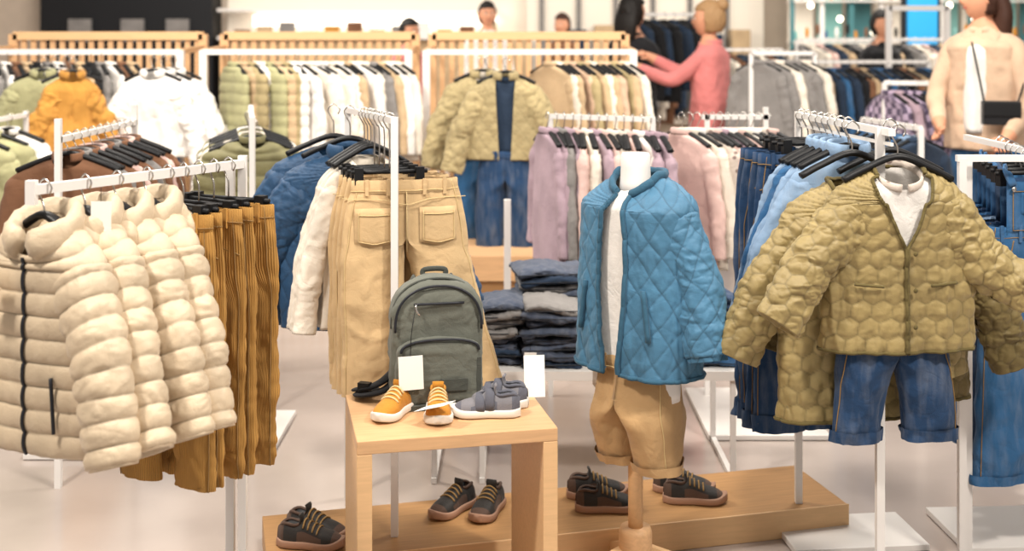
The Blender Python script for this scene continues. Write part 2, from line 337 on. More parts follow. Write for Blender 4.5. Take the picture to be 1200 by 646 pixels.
# ================================================================= ROOM
def plane_box(name,x0,x1,y0,y1,z0,z1,mat,bevel=0):
    mb=MB(); box(mb,((x0+x1)/2,y0,(z0+z1)/2),((x0+x1)/2,y1,(z0+z1)/2),abs(x1-x0),abs(z1-z0),mat); return mb.obj(name,bevel=bevel)
plane_box('floor',-9,9,-3,17,-.1,0,'floor_stone')
plane_box('wall_back',-9,9,16.5,16.7,0,3.4,'wall_paint')
plane_box('wall_left',-9.2,-9,-3,16.7,0,3.4,'wall_paint')
plane_box('wall_right',9,9.2,-3,16.7,0,3.4,'wall_paint')
mb=MB(); box(mb,(-6.3,16.2,1.3),(-4.0,16.2,1.3),.5,2.6,'wall_black')
for x in (-5.9,-5.2,-4.6): box(mb,(x,15.9,1.55),(x+.3,15.9,1.55),.05,.3,'grey_cloth')
mb.obj('dark_display_cabinet')
mb=MB(); box(mb,(-3.5,16.3,1.68),(-.2,16.3,1.68),.3,.16,'light_strip'); box(mb,(-3.9,16.2,.75),(.2,16.2,.75),.5,1.4,'sand')
box(mb,(-3.9,16.42,1.9),(.2,16.42,1.9),.05,.9,'lit_panel')
for z in (1.45,1.82): box(mb,(-3.9,16.1,z),(-.2,16.1,z),.6,.04,'white_lam')
for i in range(12): box(mb,(-3.6+i*.3,15.95,1.47),(-3.6+i*.3,15.95,1.56+.05*(i%3)),.1,.2,['brown_cloth','sand','grey_cloth','white_lam','mustard_cloth'][i%5])
mb.obj('lit_wall_shelf')
mb=MB(); box(mb,(.2,16.2,1.5),(3.4,16.2,1.5),.1,2.4,'lit_panel')
for i in range(6): box(mb,(.4+i*.5,16.1,.2),(.4+i*.5,16.1,2.6),.04,.06,'grey_cloth')
for i in range(8): box(mb,(.5+i*.36,15.9,.6),(.5+i*.36,15.9,1.5+.06*(i%3)),.3,.25,['grey_cloth','navy_cloth','sand','brown_cloth','white_cloth'][i%5])
mb.obj('wall_display_panel')
mb=MB()
for i,x in enumerate(np.arange(3.4,8.6,.36)):
    box(mb,(x,14.5,0),(x,14.5,3.2),.05,.05,'white_metal' if i%2 else 'teal_dark')
    for z in (.9,1.4,1.9): box(mb,(x,14.6,z),(x+.36,14.6,z),.4,.02,'white_lam')
    box(mb,(x+.03,14.85,1.5),(x+.34,14.85,1.5),.02,2.9,['lit_panel','teal','teal_dark','lit_panel','grey_cloth','teal'][i%6])
    for k in range(5):
        ell(mb,(x+.05+.065*k,14.5,1.48+.47*(k%2)+.02*k),(.025,.03,.07),['teal','denim_mid','orange_prop','paper','brown_cloth','black_cloth','pink_cloth'][(i+k)%7],8,6)
for i,x in enumerate((3.55,3.9,4.3,4.9,5.2,5.5,5.8,6.0,6.3,6.6,6.9,7.1)): 
    ell(mb,(x,14.2,1.84-.16*(i%4)),(.035,.035,.035),'lamp',10,8)
mb.obj('glass_display_shelving')
mb=MB(); box(mb,(4.3,13,1.6),(4.62,13,1.6),.06,.9,'screen_blue'); box(mb,(4.25,13.04,1.5),(4.67,13.04,1.5),.04,1.2,'wall_black'); box(mb,(4.5,13.05,0),(4.5,13.05,.95),.08,.08,'wall_black'); mb.obj('advertising_screen')
# ================================================================= FRONT TABLE + PLATFORM
ty=math.radians(12)
mb=MB(); w,dp,h,t=.485,.375,.545,.032
box(mb,(-w/2,0,h-t/2),(w/2,0,h-t/2),dp,t,'wood')
tb=mb.obj('wooden_bench_table',(-.165,3.03,0),ty,bevel=.002)
for s,nm in ((-1,'side_panel_a'),(1,'side_panel_b')):
    th=.036; m2=MB(); box(m2,(s*(w/2-th/2),0,0),(s*(w/2-th/2),0,h-t),dp,th,'wood_edge'); m2.obj(nm,parent=tb,bevel=.002)
mb=MB(); box(mb,(-.85,0,.04),(.87,0,.04),.34,.08,'wood_dark'); box(mb,(-.85,-.173,.042),(.87,-.173,.042),.006,.084,'wood_edge')
mb.obj('low_wooden_platform',(.13,3.56,0),math.radians(14),bevel=.003)
mb=MB()
x0,x1,y0,y1,h=-.28,.76,3.98,4.42,.36
box(mb,(x0,(y0+y1)/2,h),(x1,(y0+y1)/2,h),y1-y0,.03,'white_lam')
for x in (x0+.02,x1-.02,-.1):
    for y in (y0+.02,y1-.02): box(mb,(x,y,0),(x,y,h),.018,.018,'white_metal')
    box(mb,(x,y0,.01),(x,y1,.01),.018,.018,'white_metal')
mb.obj('white_display_table')
def folded(mb,c,w,d,n,mats,yaw,seed,th=.026):
    r=random.Random(seed)
    for i in range(n):
        mb.at((c[0]+r.uniform(-.014,.014),c[1]+r.uniform(-.018,.018),c[2]+i*th),yaw+r.uniform(-.1,.1))
        k=40; ph=np.linspace(0,2*pi,k+1); ww=np.linspace(-w/2,w/2,30)
        m=r.choice(mats)
        e=np.clip((w/2-abs(ww))/.012,0,1)**.5
        sag=.008*np.sin(ww*25+r.uniform(0,6))
        P=np.stack([ww[:,None]+0*ph,(d/2)*np.sign(np.cos(ph))*abs(np.cos(ph))**.35*(.94+.06*e[:,None]),sag[:,None]+th/2+th*.56*np.sign(np.sin(ph))*abs(np.sin(ph))**.8*(.25+.75*e[:,None])],-1)
        P=relief(P,None,.009,(22,22,60),seed+i); mb.grid(P,m)
        tube(mb,cr([(-w/2,-d/2-.001,th*.45),(0,-d/2-.003,th*.5),(w/2,-d/2-.001,th*.5)],8),.0018,nu=5,mat='zip')
for i,(x,y,n,w) in enumerate([(-.06,4.14,8,.19),(.13,4.12,8,.2),(.32,4.16,7,.2),(.14,4.33,11,.26)]):
    mb=MB(); folded(mb,(x,y,.376),w,.22,n,['denim_grey','navy_cloth','denim_grey','grey_cloth','denim_grey'],.05*i-.05,i*9+1); mb.obj('folded_trousers_stack')
mb=MB(); folded(mb,(.68,4.14,.376),.15,.22,9,['denim_mid','denim_dark','denim_mid'],.03,77); mb.obj('folded_jeans_stack')
mb=MB(); tag(mb,(.06,3.9,.46),.04,.06,string=.05); mb.obj('hanging_price_card')
# ================================================================= RACKS
def rack_post(mb,x,y,z,z0=0,r=.02): box(mb,(x,y,z0),(x,y,z),r,r,'white_metal')
def plate(name,x,y,w,d,yaw=0):
    mb=MB(); box(mb,(-w/2,0,.012),(w/2,0,.012),d,.018,'white_lam'); return mb.obj(name,(x,y,0),yaw,bevel=.002)
A0=(-.985,2.45,1.18);A1=(-.665,2.95,1.18)
mb=MB(); box(mb,A0,A1,.02,.02,'white_metal')
rack_post(mb,A1[0],A1[1],1.20); rack_post(mb,A1[0]-.035,A1[1]+.02,1.18)
rack_post(mb,-.985,2.45,1.2,1.15); box(mb,(-1.2,2.85,.01),(-.3,3.0,.01),.3,.018,'white_lam'); mb.obj('clothes_rack')
def puffer(i,f,sw):
    mb=MB(); hanger(mb,.105,-.062); mb.at().dz(-.08)
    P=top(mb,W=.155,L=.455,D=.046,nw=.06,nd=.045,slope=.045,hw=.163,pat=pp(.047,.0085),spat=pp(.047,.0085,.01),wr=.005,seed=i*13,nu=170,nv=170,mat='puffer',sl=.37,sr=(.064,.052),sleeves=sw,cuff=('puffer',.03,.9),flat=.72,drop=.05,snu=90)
    tube(mb,P[8:,0]+np.array([0,-.003,0]),.0045,.003,nu=6,mat='zip')
    collar(mb,.068,.056,.004,.028,.016,.25,'puffer',.022,wr=.005,drop=.03,pat=pp(.03,.004))
    ell(mb,(0,.055,-.05),(.095,.04,.075),'puffer',40,30,lambda P,D: P+D*(.006*np.abs(np.sin(P[...,2:3]*60))+.005*vn(P,(30,30,30),i)[...,None]))
    tube(mb,cr([(.075,-.056,-.29),(.085,-.058,-.40)],8),.004,nu=6,mat='zip')
    if i==0: tag(mb,(-.055,-.085,-.07),.04,.075)
    p,y=onbar(A0,A1,f); return mb.obj('puffer_jacket',p,y+math.radians([8,-1,3,-2][i]))
for i,(f,sw) in enumerate([(.05,((-1,14,8,6,4),(1,32,18,14,10))),(.22,((-1,14,6,0,0),(1,33,26,12,8))),(.36,((-1,14,6,0,0),(1,32,22,10,6))),(.5,((-1,14,6,0,0),(1,30,20,6,6)))]): puffer(i,f,sw)
for i,f in enumerate([.6,.68,.76,.84,.92]):
    mb=MB(); hanger(mb,.12,-.08,clip=True); mb.at().dz(-.09)
    pants(mb,.13,.018,.62,.17,.145,(.075,.056),.082,mat='corduroy',wr=.009,seed=i*5,nu=60,nv=80,legflat=.3,st='stitch_dark',front=True,wsc=(16,16,10))
    p,y=onbar(A0,A1,f); mb.obj('corduroy_trousers',p,y+[.1,-.06,.06,-.04,.14][i])
mb=MB(); tag(mb,(-.86,2.50,1.15),.042,.075,string=.03); mb.obj('paper_tag')
# centre rack
B0=(-.332,3.38,1.255);B1=(-.53,3.86,1.255)
mb=MB(); box(mb,B0,B1,.018,.018,'white_metal'); rack_post(mb,B0[0],B0[1],1.265,.08); rack_post(mb,B1[0],B1[1],1.265); mb.obj('clothes_rack')
for i,f in enumerate([.10,.2,.3,.4]):
    mb=MB(); hanger(mb,.11,-.15,clip=True); mb.at().dz(-.175,x=.045)
    pants(mb,.15,.024,.61,.2,.185,(.088,.084),.1,mat='beige_jean',wr=.007,seed=i*5+40,nu=80,nv=110,legflat=.3,st='stitch',pockets=True,sps=(.095,.21) if i==0 else None)
    p,y=onbar(B0,B1,f); mb.obj('beige_jeans',p,y+[-.14,.02,.0,.03][i])
for i,f in enumerate([.48,.55,.62]):
    mb=MB(); hanger(mb,.12,-.1); mb.at().dz(-.13,x=-.01)
    top(mb,W=.14,L=.5,D=.022,slope=.06,mat='cream',seed=i+60,nu=80,nv=70,wr=.008,sl=.42,sr=(.042,.034),flat=.6,sleeves=((-1,18,8,0,0),(1,6,4,0,0)))
    p,y=onbar(B0,B1,f); mb.obj('cream_shirt',p,y+.1)
mb=MB(); hanger(mb,.15,-.09); mb.at().dz(-.135)
P=top(mb,W=.21,L=.54,D=.06,nw=.06,nd=.05,mat='navy_jacket',seed=70,nu=160,nv=140,wr=.010,pat=pd(.07,.1,.005),sl=.46,sr=(.085,.07),sleeves=((-1,36,16,0,5),(1,38,22,0,0)),cuff=('blue_rib',.08,.8),flat=.7)
collar(mb,.065,.05,.01,.022,.01,.3,'navy_jacket')
p,y=onbar(B0,B1,.8); mb.obj('blue_jacket',(p[0]-.02,p[1],p[2]),y-.35)
mb=MB(); hanger(mb,.15,-.09); mb.at().dz(-.12)
top(mb,W=.2,L=.56,D=.05,mat='navy_jacket',seed=71,nu=100,nv=90,wr=.009,pat=pd(.07,.1,.005),sl=.45,sr=(.07,.06),sleeves=((-1,32,14,0,5),(1,34,20,0,0)))
p,y=onbar(B0,B1,.97); mb.obj('blue_jacket',(p[0]-.05,p[1],p[2]),y-.3)
# right rack
C0=(.945,2.97,1.255);C1=(.868,3.62,1.255)
mb=MB(); box(mb,C0,C1,.018,.018,'white_metal'); box(mb,(.945,2.97,1.225),(.868,3.62,1.225),.008,.008,'white_metal'); rack_post(mb,.93,3.02,1.265); rack_post(mb,C1[0],C1[1],1.265); mb.obj('clothes_rack')
plate('rack_base_plate',1.0,3.56,.4,.24,.1)
def olive(i,f,yo,sw,m='olive',inner=True,under=True,x=0,L=.445,dz=-.095,sl=.34,W=.175):
    mb=MB(); hanger(mb,.14,-.07); mb.at().dz(dz)
    gp=(lambda t: .002+.075*max(0,1-t/.42)**.8) if inner else None
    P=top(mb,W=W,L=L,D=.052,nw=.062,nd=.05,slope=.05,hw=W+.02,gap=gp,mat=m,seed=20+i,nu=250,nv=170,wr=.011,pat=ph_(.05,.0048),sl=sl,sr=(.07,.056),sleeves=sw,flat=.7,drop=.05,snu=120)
    for e in (P[:,0],P[:,-1]): tube(mb,e+np.array([0,-.004,0]),.0045,nu=8,mat='olive_rib')
    tube(mb,P[-1]+np.array([0,0,-.001]),.0045,nu=8,ref=(0,0,1),mat='olive_rib')
    tube(mb,P[0]+np.array([0,0,.003]),.006,nu=8,ref=(0,0,1),mat='olive_rib')
    if inner:
        top(mb,W=.14,L=.36,D=.043,nw=.056,nd=.047,drop=.045,mat='white_cloth',seed=3,nu=60,nv=40,wr=.003,sleeves=())
        collar(mb,.06,.05,.004,.010,.005,.15,'print_cloth',.01,drop=.045)
        for z in (-.2,-.29,-.38): ell(mb,(.018,-.068,z),(.006,.003,.006),'olive_rib',8,6)
        for s in (-1,1): tube(mb,cr([(s*.06,-.064,-.28),(s*.13,-.052,-.275)],10),.004,nu=6,ref=(0,0,1),mat='olive_rib')
    if under:
        mb.dz(dz-.385,x=-.012)
        pants(mb,.125,.035,.29,.10,.145,(.08,.066),.1,mat='denim_dark',wr=.009,seed=9+i,nu=64,nv=60,cuff=.12,legflat=.5,band=False,st='stitch_dark')
    p,y=onbar(C0,C1,f); mb.obj('quilted_jacket',(p[0]+x,p[1],p[2]),y+yo)
olive(0,.04,-.04,((-1,44,34,10,10,.33),(1,38,56,6,12,.29)),x=.025)
olive(1,.19,.05,((-1,36,24,0,0,.38),(1,26,14,0,0,.42)),'olive',False,False,-.05,L=.6,dz=-.14,W=.18)
olive(2,.32,-.05,((-1,38,20,0,0,.40),(1,32,18,0,0,.46)),'olive_dark',False,False,.085,L=.6,dz=-.12,W=.2)
for i,f in enumerate([.42,.5,.58,.65]):
    mb=MB(); hanger(mb,.14,-.065); mb.at().dz(-.075)
    top(mb,W=.165,L=.46-.02*i,D=.028,mat=['denim_light','denim_light','denim_mid','denim_light'][i],seed=i+80,nu=80,nv=70,wr=.009,sl=.4,sr=(.052,.042),flat=.6,sleeves=((-1,30-3*i,16,0,0),(1,12,5,0,0)))
    collar(mb,.055,.045,.005,.018,.007,.3,'denim_light')
    p,y=onbar(C0,C1,f); mb.obj('denim_shirt',p,y+random.uniform(-.05,.05))
for i,f in enumerate([.72,.8,.88,.96]):
    mb=MB(); hanger(mb,.13,-.07,clip=True); mb.at().dz(-.1,x=-.05)
    pants(mb,.135,.022,.79,.18,.155,(.082,.074),.082,mat='denim_dark',wr=.012,seed=i+90,nu=60,nv=80,legflat=.32,st='stitch_dark',cuff=.08,front=True)
    p,y=onbar(C0,C1,f); mb.obj('dark_jeans',p,y+random.uniform(-.06,.06))
# far right rack
mb=MB(); box(mb,(1.235,3.32,1.155),(1.9,3.32,1.155),.018,.018,'white_metal'); rack_post(mb,1.25,3.32,1.155); rack_post(mb,1.88,3.32,1.155); rack_post(mb,1.285,3.37,1.155); box(mb,(1.52,3.32,1.155),(1.52,4.0,1.155),.018,.018,'white_metal'); mb.obj('clothes_rack')
plate('rack_base_plate',1.6,3.6,.6,.3,.05)
for i in range(6):
    mb=MB(); hanger(mb,.1,-.05,clip=True); mb.at().dz(-.2)
    m='denim_mid' if i!=1 else 'denim_dark'
    pants(mb,.13,.03,.72,.2,.155,(.08,.08),.09,mat=['denim_mid','denim_dark','denim_light','denim_mid','denim_dark','denim_mid'][i],wr=.012,seed=i+100,nu=60,nv=80,legflat=.38,st='stitch_dark',cuff=.06,front=True)
    patch(mb,-.085,.085,.13,-.02,.3,.03,m,off=.006,point=0,st='stitch_dark'); patch(mb,-.045,.045,.10,.04,.3,.037,m,off=.004,st='stitch_dark')
    for s in (-1,1):
        tube(mb,cr([(s*.07,-.038,.12),(s*.08,-.02,.16),(s*.06,.02,.15),(s*.05,.03,0)],14),.013,.003,nu=8,mat=m); ell(mb,(s*.07,-.042,.11),(.008,.004,.008),'steel',8,6)
    mb.obj('denim_dungarees',(1.465+.02*i,3.4+.085*i,1.155),.22)
# ================================================================= MANNEQUIN
MY=-.8; ML=(.335,3.24,0)
emp=bpy.data.objects.new('child_mannequin',None); S.collection.objects.link(emp); emp.location=ML; emp.rotation_euler=(0,0,MY)
mb=MB(); tube(mb,[(0,0,1.05),(0,0,1.10),(0,0,1.14),(0,0,1.17),(0,0,1.178)],[.05,.042,.04,.04,.036],nu=28,ref=(0,1,0),mat='mannequin')
mb.at((0,0,1.08)); top(mb,W=.135,L=.55,D=.065,nw=.045,nd=.045,mat='mannequin',wr=0,sleeves=(),nu=40,nv=30); mb.obj('torso',parent=emp)
mb=MB(); tube(mb,[(0,0,.12),(0,0,.6)],.02,nu=20,mat='wood_edge'); tube(mb,[(0,0,.05),(0,0,.065),(0,0,.15),(0,0,.165)],[.04,.045,.045,.04],nu=24,mat='wood')
for a in (30,120,210,300):
    a=math.radians(a)-MY-.3; c,s=math.cos(a),math.sin(a); box(mb,(c*.03,s*.03,.09),(c*.19,s*.19,.022),.03,.045,'wood_edge')
mb.obj('stand',parent=emp)
mb=MB(); mb.at((0,0,1.11)); top(mb,W=.145,L=.48,D=.088,nw=.055,nd=.052,drop=.03,mat='white_cloth',seed=2,nu=70,nv=60,wr=.004,sleeves=()); mb.obj('white_tee',parent=emp)
mb=MB(); mb.at((0.012,0,1.115))
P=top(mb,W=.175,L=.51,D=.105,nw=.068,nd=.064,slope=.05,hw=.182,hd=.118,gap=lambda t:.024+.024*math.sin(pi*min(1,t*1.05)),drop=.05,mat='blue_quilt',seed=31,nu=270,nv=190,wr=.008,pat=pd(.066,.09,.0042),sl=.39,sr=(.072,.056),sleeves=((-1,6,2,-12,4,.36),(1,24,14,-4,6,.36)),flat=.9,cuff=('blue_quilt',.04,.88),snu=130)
for e in (P[:,0],P[:,-1]): tube(mb,e+np.array([0,-.003,0]),.007,nu=8,mat='blue_rib')
tube(mb,P[-1],.006,nu=8,ref=(0,0,1),mat='blue_rib'); tube(mb,P[0]+np.array([0,0,.006]),.010,.012,nu=10,ref=(0,0,1),mat='blue_rib')
for s in (-1,1): tube(mb,cr([(s*.1,-.104,-.28),(s*.118,-.104,-.41)],8),.008,nu=6,mat='blue_rib')
mb.obj('quilted_jacket_body',parent=emp)
mb=MB(); mb.at((0.01,0,.64)); pants(mb,.12,.08,.30,.15,.13,(.07,.06),.066,mat='tan_short',wr=.007,seed=6,nu=64,nv=60,cuff=.1,legflat=.95,st='stitch'); mb.obj('shorts',parent=emp)
# ================================================================= BACKPACK
def pack():
    mb=MB()
    def lobe(w,h,d,mat,wr=.003,top=.35,y=0,z=0,sq=.45,nz=50,bot=.08):
        t=np.linspace(0,1,nz); a=np.clip((t-(1-top))/top,0,1); b=np.clip((bot-t)/bot,0,1)
        ww=w*np.sqrt(np.clip(1-a**2.4,0.0005,1))*(1-.12*b**2); dd=d*np.sqrt(np.clip(1-a**4,0.001,1))*(1-.15*b**2)
        ph=np.linspace(0,2*pi,65); c,s=np.sin(ph),np.cos(ph)
        P=np.stack([ww[:,None]*np.sign(c)*abs(c)**sq,y-dd[:,None]*np.sign(s)*abs(s)**sq,z+h*t[:,None]+0*ph],-1)
        P=relief(P,None,wr,(20,20,20),5); P=np.concatenate([P[:1].mean(1,keepdims=True)+0*P[:1],P,P[-1:].mean(1,keepdims=True)+0*P[-1:]]); mb.grid(P,mat); return P
    lobe(.122,.325,.06,'pack',.005)
    lobe(.112,.165,.028,'pack',.004,.25,-.062,.012)
    def arch(w,h,z0,y,n=50,r=.003,mat='zip'):
        t=np.linspace(0,1,n); th=pi*t; x=-w*np.cos(th); zz=z0+h*np.sin(th)**.75
        tube(mb,np.stack([np.sign(x)*abs(x)**.9*w**.1,y+0*x,zz],-1),r,nu=6,mat=mat)
    arch(.112,.115,.19,-.056,r=.0035); arch(.119,.125,.195,-.03,r=.0035,mat='pack_dark')
    arch(.1,.03,.145,-.088,r=.0035)
    tube(mb,cr([(-.065,-.066,.262),(.065,-.066,.262)],6),.0035,nu=6,mat='zip'); tube(mb,cr([(-.06,-.07,.262),(-.06,-.075,.25),(-.05,-.075,.235)],6),.003,nu=6,mat='steel')
    tube(mb,cr([(-.03,.03,.315),(-.026,.03,.332),(.026,.03,.332),(.03,.03,.315)],16),.007,.004,nu=8,mat='pack_dark')
    for s in (-1,1):
        tube(mb,cr([(s*.05,.05,.3),(s*.08,.1,.22),(s*.09,.1,.1),(s*.09,.05,.03)],20),.024,.007,nu=10,ref=(1,0,0),mat='pack_dark')
        box(mb,(s*.1,-.085,.125),(s*.1,-.085,.03),.012,.006,'pack_dark',up=(0,1,0))
    box(mb,(-.1,-.07,.006),(.1,-.07,.006),.06,.012,'pack_dark')
    box(mb,(.0,-.094,.06),(.07,-.094,.06),.003,.03,'pack_dark')
    tube(mb,cr([(-.06,-.07,.262),(-.075,-.1,.2),(-.078,-.1,.14)],8),.001,nu=4,mat='black_plastic'); box(mb,(-.078,-.1,.14),(-.075,-.1,.055),.062,.002,'paper',up=(0,1,0))
    return mb.obj('backpack',(-.2,3.13,.546),.2)
pack()
mb=MB()
tube(mb,cr([(-.36,3.18,.556),(-.40,3.13,.556),(-.37,3.10,.565),(-.33,3.11,.575),(-.30,3.13,.6)],20),.018,.006,nu=10,ref=(0,0,1),mat='black_cloth')
tube(mb,cr([(-.41,3.16,.56),(-.38,3.12,.575),(-.34,3.13,.59),(-.3,3.16,.62)],20),.018,.006,nu=10,ref=(0,0,1),mat='black_cloth')
box(mb,(-.40,3.125,.575),(-.37,3.115,.575),.02,.03,'black_plastic'); mb.obj('backpack_strap')
# ================================================================= SHOES
def shoe(mb,L=.165,up='mustard_suede',sole='rubber_white',trim='mustard_suede',lace='paper',straps=False,hi=1.):
    t=np.linspace(0,1,44); k=25
    w=L*np.interp(t,[0,.03,.1,.25,.45,.7,.86,.95,1],[.03,.1,.145,.16,.15,.195,.175,.11,.03])
    h=L*hi*np.interp(t,[0,.05,.15,.3,.4,.5,.65,.8,.92,1],[.24,.36,.39,.35,.4,.35,.27,.23,.18,.1]); zs=.07*L
    w=np.convolve(np.pad(w,2,'edge'),np.ones(5)/5,'valid');h=np.convolve(np.pad(h,2,'edge'),np.ones(5)/5,'valid')
    ph=np.linspace(0,pi,k); c=np.cos(ph);s=np.sin(ph)
    X=L*t[:,None]+0*ph; Y=w[:,None]*np.sign(c)*abs(c)**.85*(1-.35*s[None]**3*(t[:,None]<.45)); Z=zs+(h[:,None]-zs)*s**.75
    m=np.clip(1-np.abs((t[:,None]-.21)/.155)**4,0,1)*np.clip((s-.86)/.08,0,1); Z=Z-m*.2*L*hi
    P=np.stack([X,Y,Z],-1); mf=np.full((43,k-1),up,dtype='<U20'); mc=(m[:-1,:-1]+m[1:,1:])/2; mf[mc>.35]='black_plastic'
    mf[36:, :]=trim; mf[:5,:]=trim; mf[14:30,:4]=trim; mf[14:30,-4:]=trim
    mb.grid(P,mf)
    ph=np.linspace(0,2*pi,33); c=np.cos(ph);s=np.sin(ph)
    lift=.05*L*np.clip((t-.75)/.25,0,1)**2
    ws=w*1.08+.002
    P=np.stack([L*t[:,None]*1.02-.01*L+0*ph,ws[:,None]*np.sign(c)*abs(c)**.5,lift[:,None]+.065*L+.065*L*np.sign(s)*abs(s)**.4],-1); P=np.concatenate([P[:1].mean(1,keepdims=True)+0*P[:1],P,P[-1:].mean(1,keepdims=True)+0*P[-1:]]); mb.grid(P,sole)
    a=np.linspace(0,2*pi,28); xx=L*(.21+.16*np.cos(a)); yy=np.interp(xx/L,t,w)*.62*np.sin(a); zz=np.interp(xx/L,t,h)*.97-.004
    tube(mb,np.stack([xx,yy,zz],-1),.0045,nu=8,ref=(0,0,1),mat=trim,cap=False)
    tube(mb,cr([(L*.34,0,L*.33*hi),(L*.36,0,L*.42*hi),(L*.34,0,L*.47*hi)],8),L*.085,L*.02,nu=12,ref=(1,0,0),mat=up)
    for i,tt in enumerate([.42,.49,.56,.63]):
        x=L*tt; ht=np.interp(tt,t,h); wt=np.interp(tt,t,w)
        q=np.linspace(.22 if not straps else .02,.78 if not straps else .98,12)*pi
        pth=np.stack([x+.25*L*.04*np.cos(q),wt*1.03*np.cos(q),zs+(ht-zs)*np.sin(q)**.75+.002],-1)
        if straps:
            if i in (0,2): tube(mb,pth,.012*1.0,.003,nu=8,ref=(0,1,.001),mat=trim,u0=0)
        else: tube(mb,pth,.0026,nu=6,ref=(1,0,0),mat=lace)
def pair(name,p,yaws,sep,**k):
    for i,yw in enumerate(yaws):
        mb=MB(); shoe(mb,**k); c=p[0]+sep[0]*i; d=p[1]+sep[1]*i; mb.obj(name,(c,d,p[2]),yw)
pair('mustard_sneaker',(-.265,3.075,.5455),(-1.95,-1.5),(.075,-.01),L=.17,up='mustard_suede',sole='rubber_white',trim='mustard_suede',lace='stitch')
pair('grey_sneaker',(.02,2.99,.5455),(2.95+.2,2.75+.2),(-.015+.035,.07),L=.175,up='grey_suede',sole='rubber_white',trim='grey_trim',straps=True,hi=.95)
mb=MB(); box(mb,(0,0,.0),(.09,0,.03),.05,.001,'paper',up=(0,0,1)); mb.obj('paper_tag',(-.225,2.93,.58),-.6)
mb=MB(); box(mb,(0,0,0),(0,0.02,.105),.055,.002,'paper',up=(0,1,0)); mb.obj('price_card',(.06,3.14,.5455),.1)
for p,y,s in [((-.64,3.41,.08),(-.35,-.15),(.02,.09) if 0 else (-.01,-.085)),((-.12,3.63,.08),(-2.2,-1.9),(.08,.0)),((.17,3.66,.08),(.1,.05),(.02,-.1)),((.44,3.72,.08),(-.15,-.05),(.02,-.09))]:
    pair('dark_sneaker',p,y,s,L=.19,up='black_shoe',sole='rubber_brown',trim='brown_shoe',lace='stitch_dark',hi=1.)
# ================================================================= MID RACKS
def row(name,p0,p1,n,fn,yo=0,jit=.1):
    mb=MB()
    for i in range(n):
        p,y=onbar(p0,p1,(i+.5)/n); mb.at(p,y+yo+random.uniform(-jit,jit)); fn(mb,i)
    return mb.obj(name)
def g_top(cols,**k):
    def f(mb,i):
        hanger(mb,k.get('W',.15)*.85,-.06); mb.dz(-.07); kk=dict(W=.15,L=.46,D=.022,wr=.009,nu=44,nv=40,sl=.40,sr=(.042,.034),flat=.6,sleeves=((-1,12,4,0,0),(1,12,4,0,0))); kk.update(k); kk['L']*=random.uniform(.85,1.08)
        m=cols[i%len(cols)]
        top(mb,mat=m,seed=i*7,**kk); collar(mb,.05,.03,.003,.014,.006,.3,m,n=14)
    return f
mb=MB(); box(mb,(.16,4.95,1.16),(.56,4.75,1.16),.02,.02,'white_metal'); rack_post(mb,.56,4.75,1.17); rack_post(mb,.16,4.95,1.17); box(mb,(.78,4.9,1.16),(1.06,4.9,1.16),.02,.02,'white_metal'); rack_post(mb,1.04,4.9,1.2);rack_post(mb,.8,4.9,1.17); mb.obj('clothes_rack')
row('row_of_pastel_tops',(.13,4.95,1.16),(.6,4.73,1.16),14,g_top(['lilac','lilac','grey_cloth','lilac','pink_cloth','cream','lilac','pink_cloth','cream','print_cloth','pink_cloth','white_cloth'],L=.55,W=.18),yo=pi+.6,jit=.15)
row('row_of_pastel_tops',(.68,4.9,1.16),(1.06,4.9,1.16),12,g_top(['pink_cloth','cream','white_cloth','print_cloth','pink_cloth','lilac','white_cloth'],L=.5,W=.18),yo=pi+.75,jit=.15)
plate('rack_base_plate',.95,4.7,.45,.6); plate('rack_base_plate',-1.0,4.5,.3,.4); plate('rack_base_plate',-1.52,4.4,.4,.4)
mb=MB(); box(mb,(-.02,5.2,0),(-.02,5.2,.78),.03,.03,'white_metal'); mb.obj('support_post')
mb=MB(); box(mb,(-.25,6.05,.36),(.35,6.05,.36),.5,.12,'wood'); 
for z in (.06,.16,.26): box(mb,(-.22,6.05,z),(.3,6.05,z),.44,.06,'wood_dark')
mb.obj('wooden_plinth')
mb=MB(); box(mb,(-1.5,3.95,1.15),(-1.5,4.75,1.15),.02,.02,'white_metal'); rack_post(mb,-1.5,3.95,1.22); rack_post(mb,-1.5,4.75,1.22); mb.obj('clothes_rack')
row('row_of_brown_tops',(-1.5,4.0,1.15),(-1.5,4.7,1.15),9,g_top(['brown_cloth','grey_cloth','brown_cloth','pink_cloth'],W=.2,L=.5),jit=.12)
mb=MB(); box(mb,(-1.0,4.6,1.16),(-1.18,5.4,1.16),.02,.02,'white_metal'); rack_post(mb,-1.0,4.6,1.18); rack_post(mb,-1.18,5.4,1.18); mb.obj('clothes_rack')
row('row_of_green_padded_jackets',(-1.03,4.75,1.14),(-1.18,5.35,1.14),5,g_top(['sage','cream','sage','white_cloth','sage'],W=.2,L=.52,D=.045,pat=pp(.06,.010),nv=70,sr=(.06,.05)),jit=.08)
row('row_of_pale_green_sweaters',(-2.4,5.2,1.1),(-2.4,5.8,1.1),3,g_top(['pale_green','pale_green','white_cloth'],W=.2,L=.6,D=.06,sl=.5,sr=(.07,.06),nu=60,nv=50,wr=.018))
mb=MB(); box(mb,(-2.4,5.15,1.1),(-2.4,5.9,1.1),.02,.02,'white_metal'); rack_post(mb,-2.4,5.9,1.12);rack_post(mb,-2.4,5.15,1.12); mb.obj('clothes_rack')
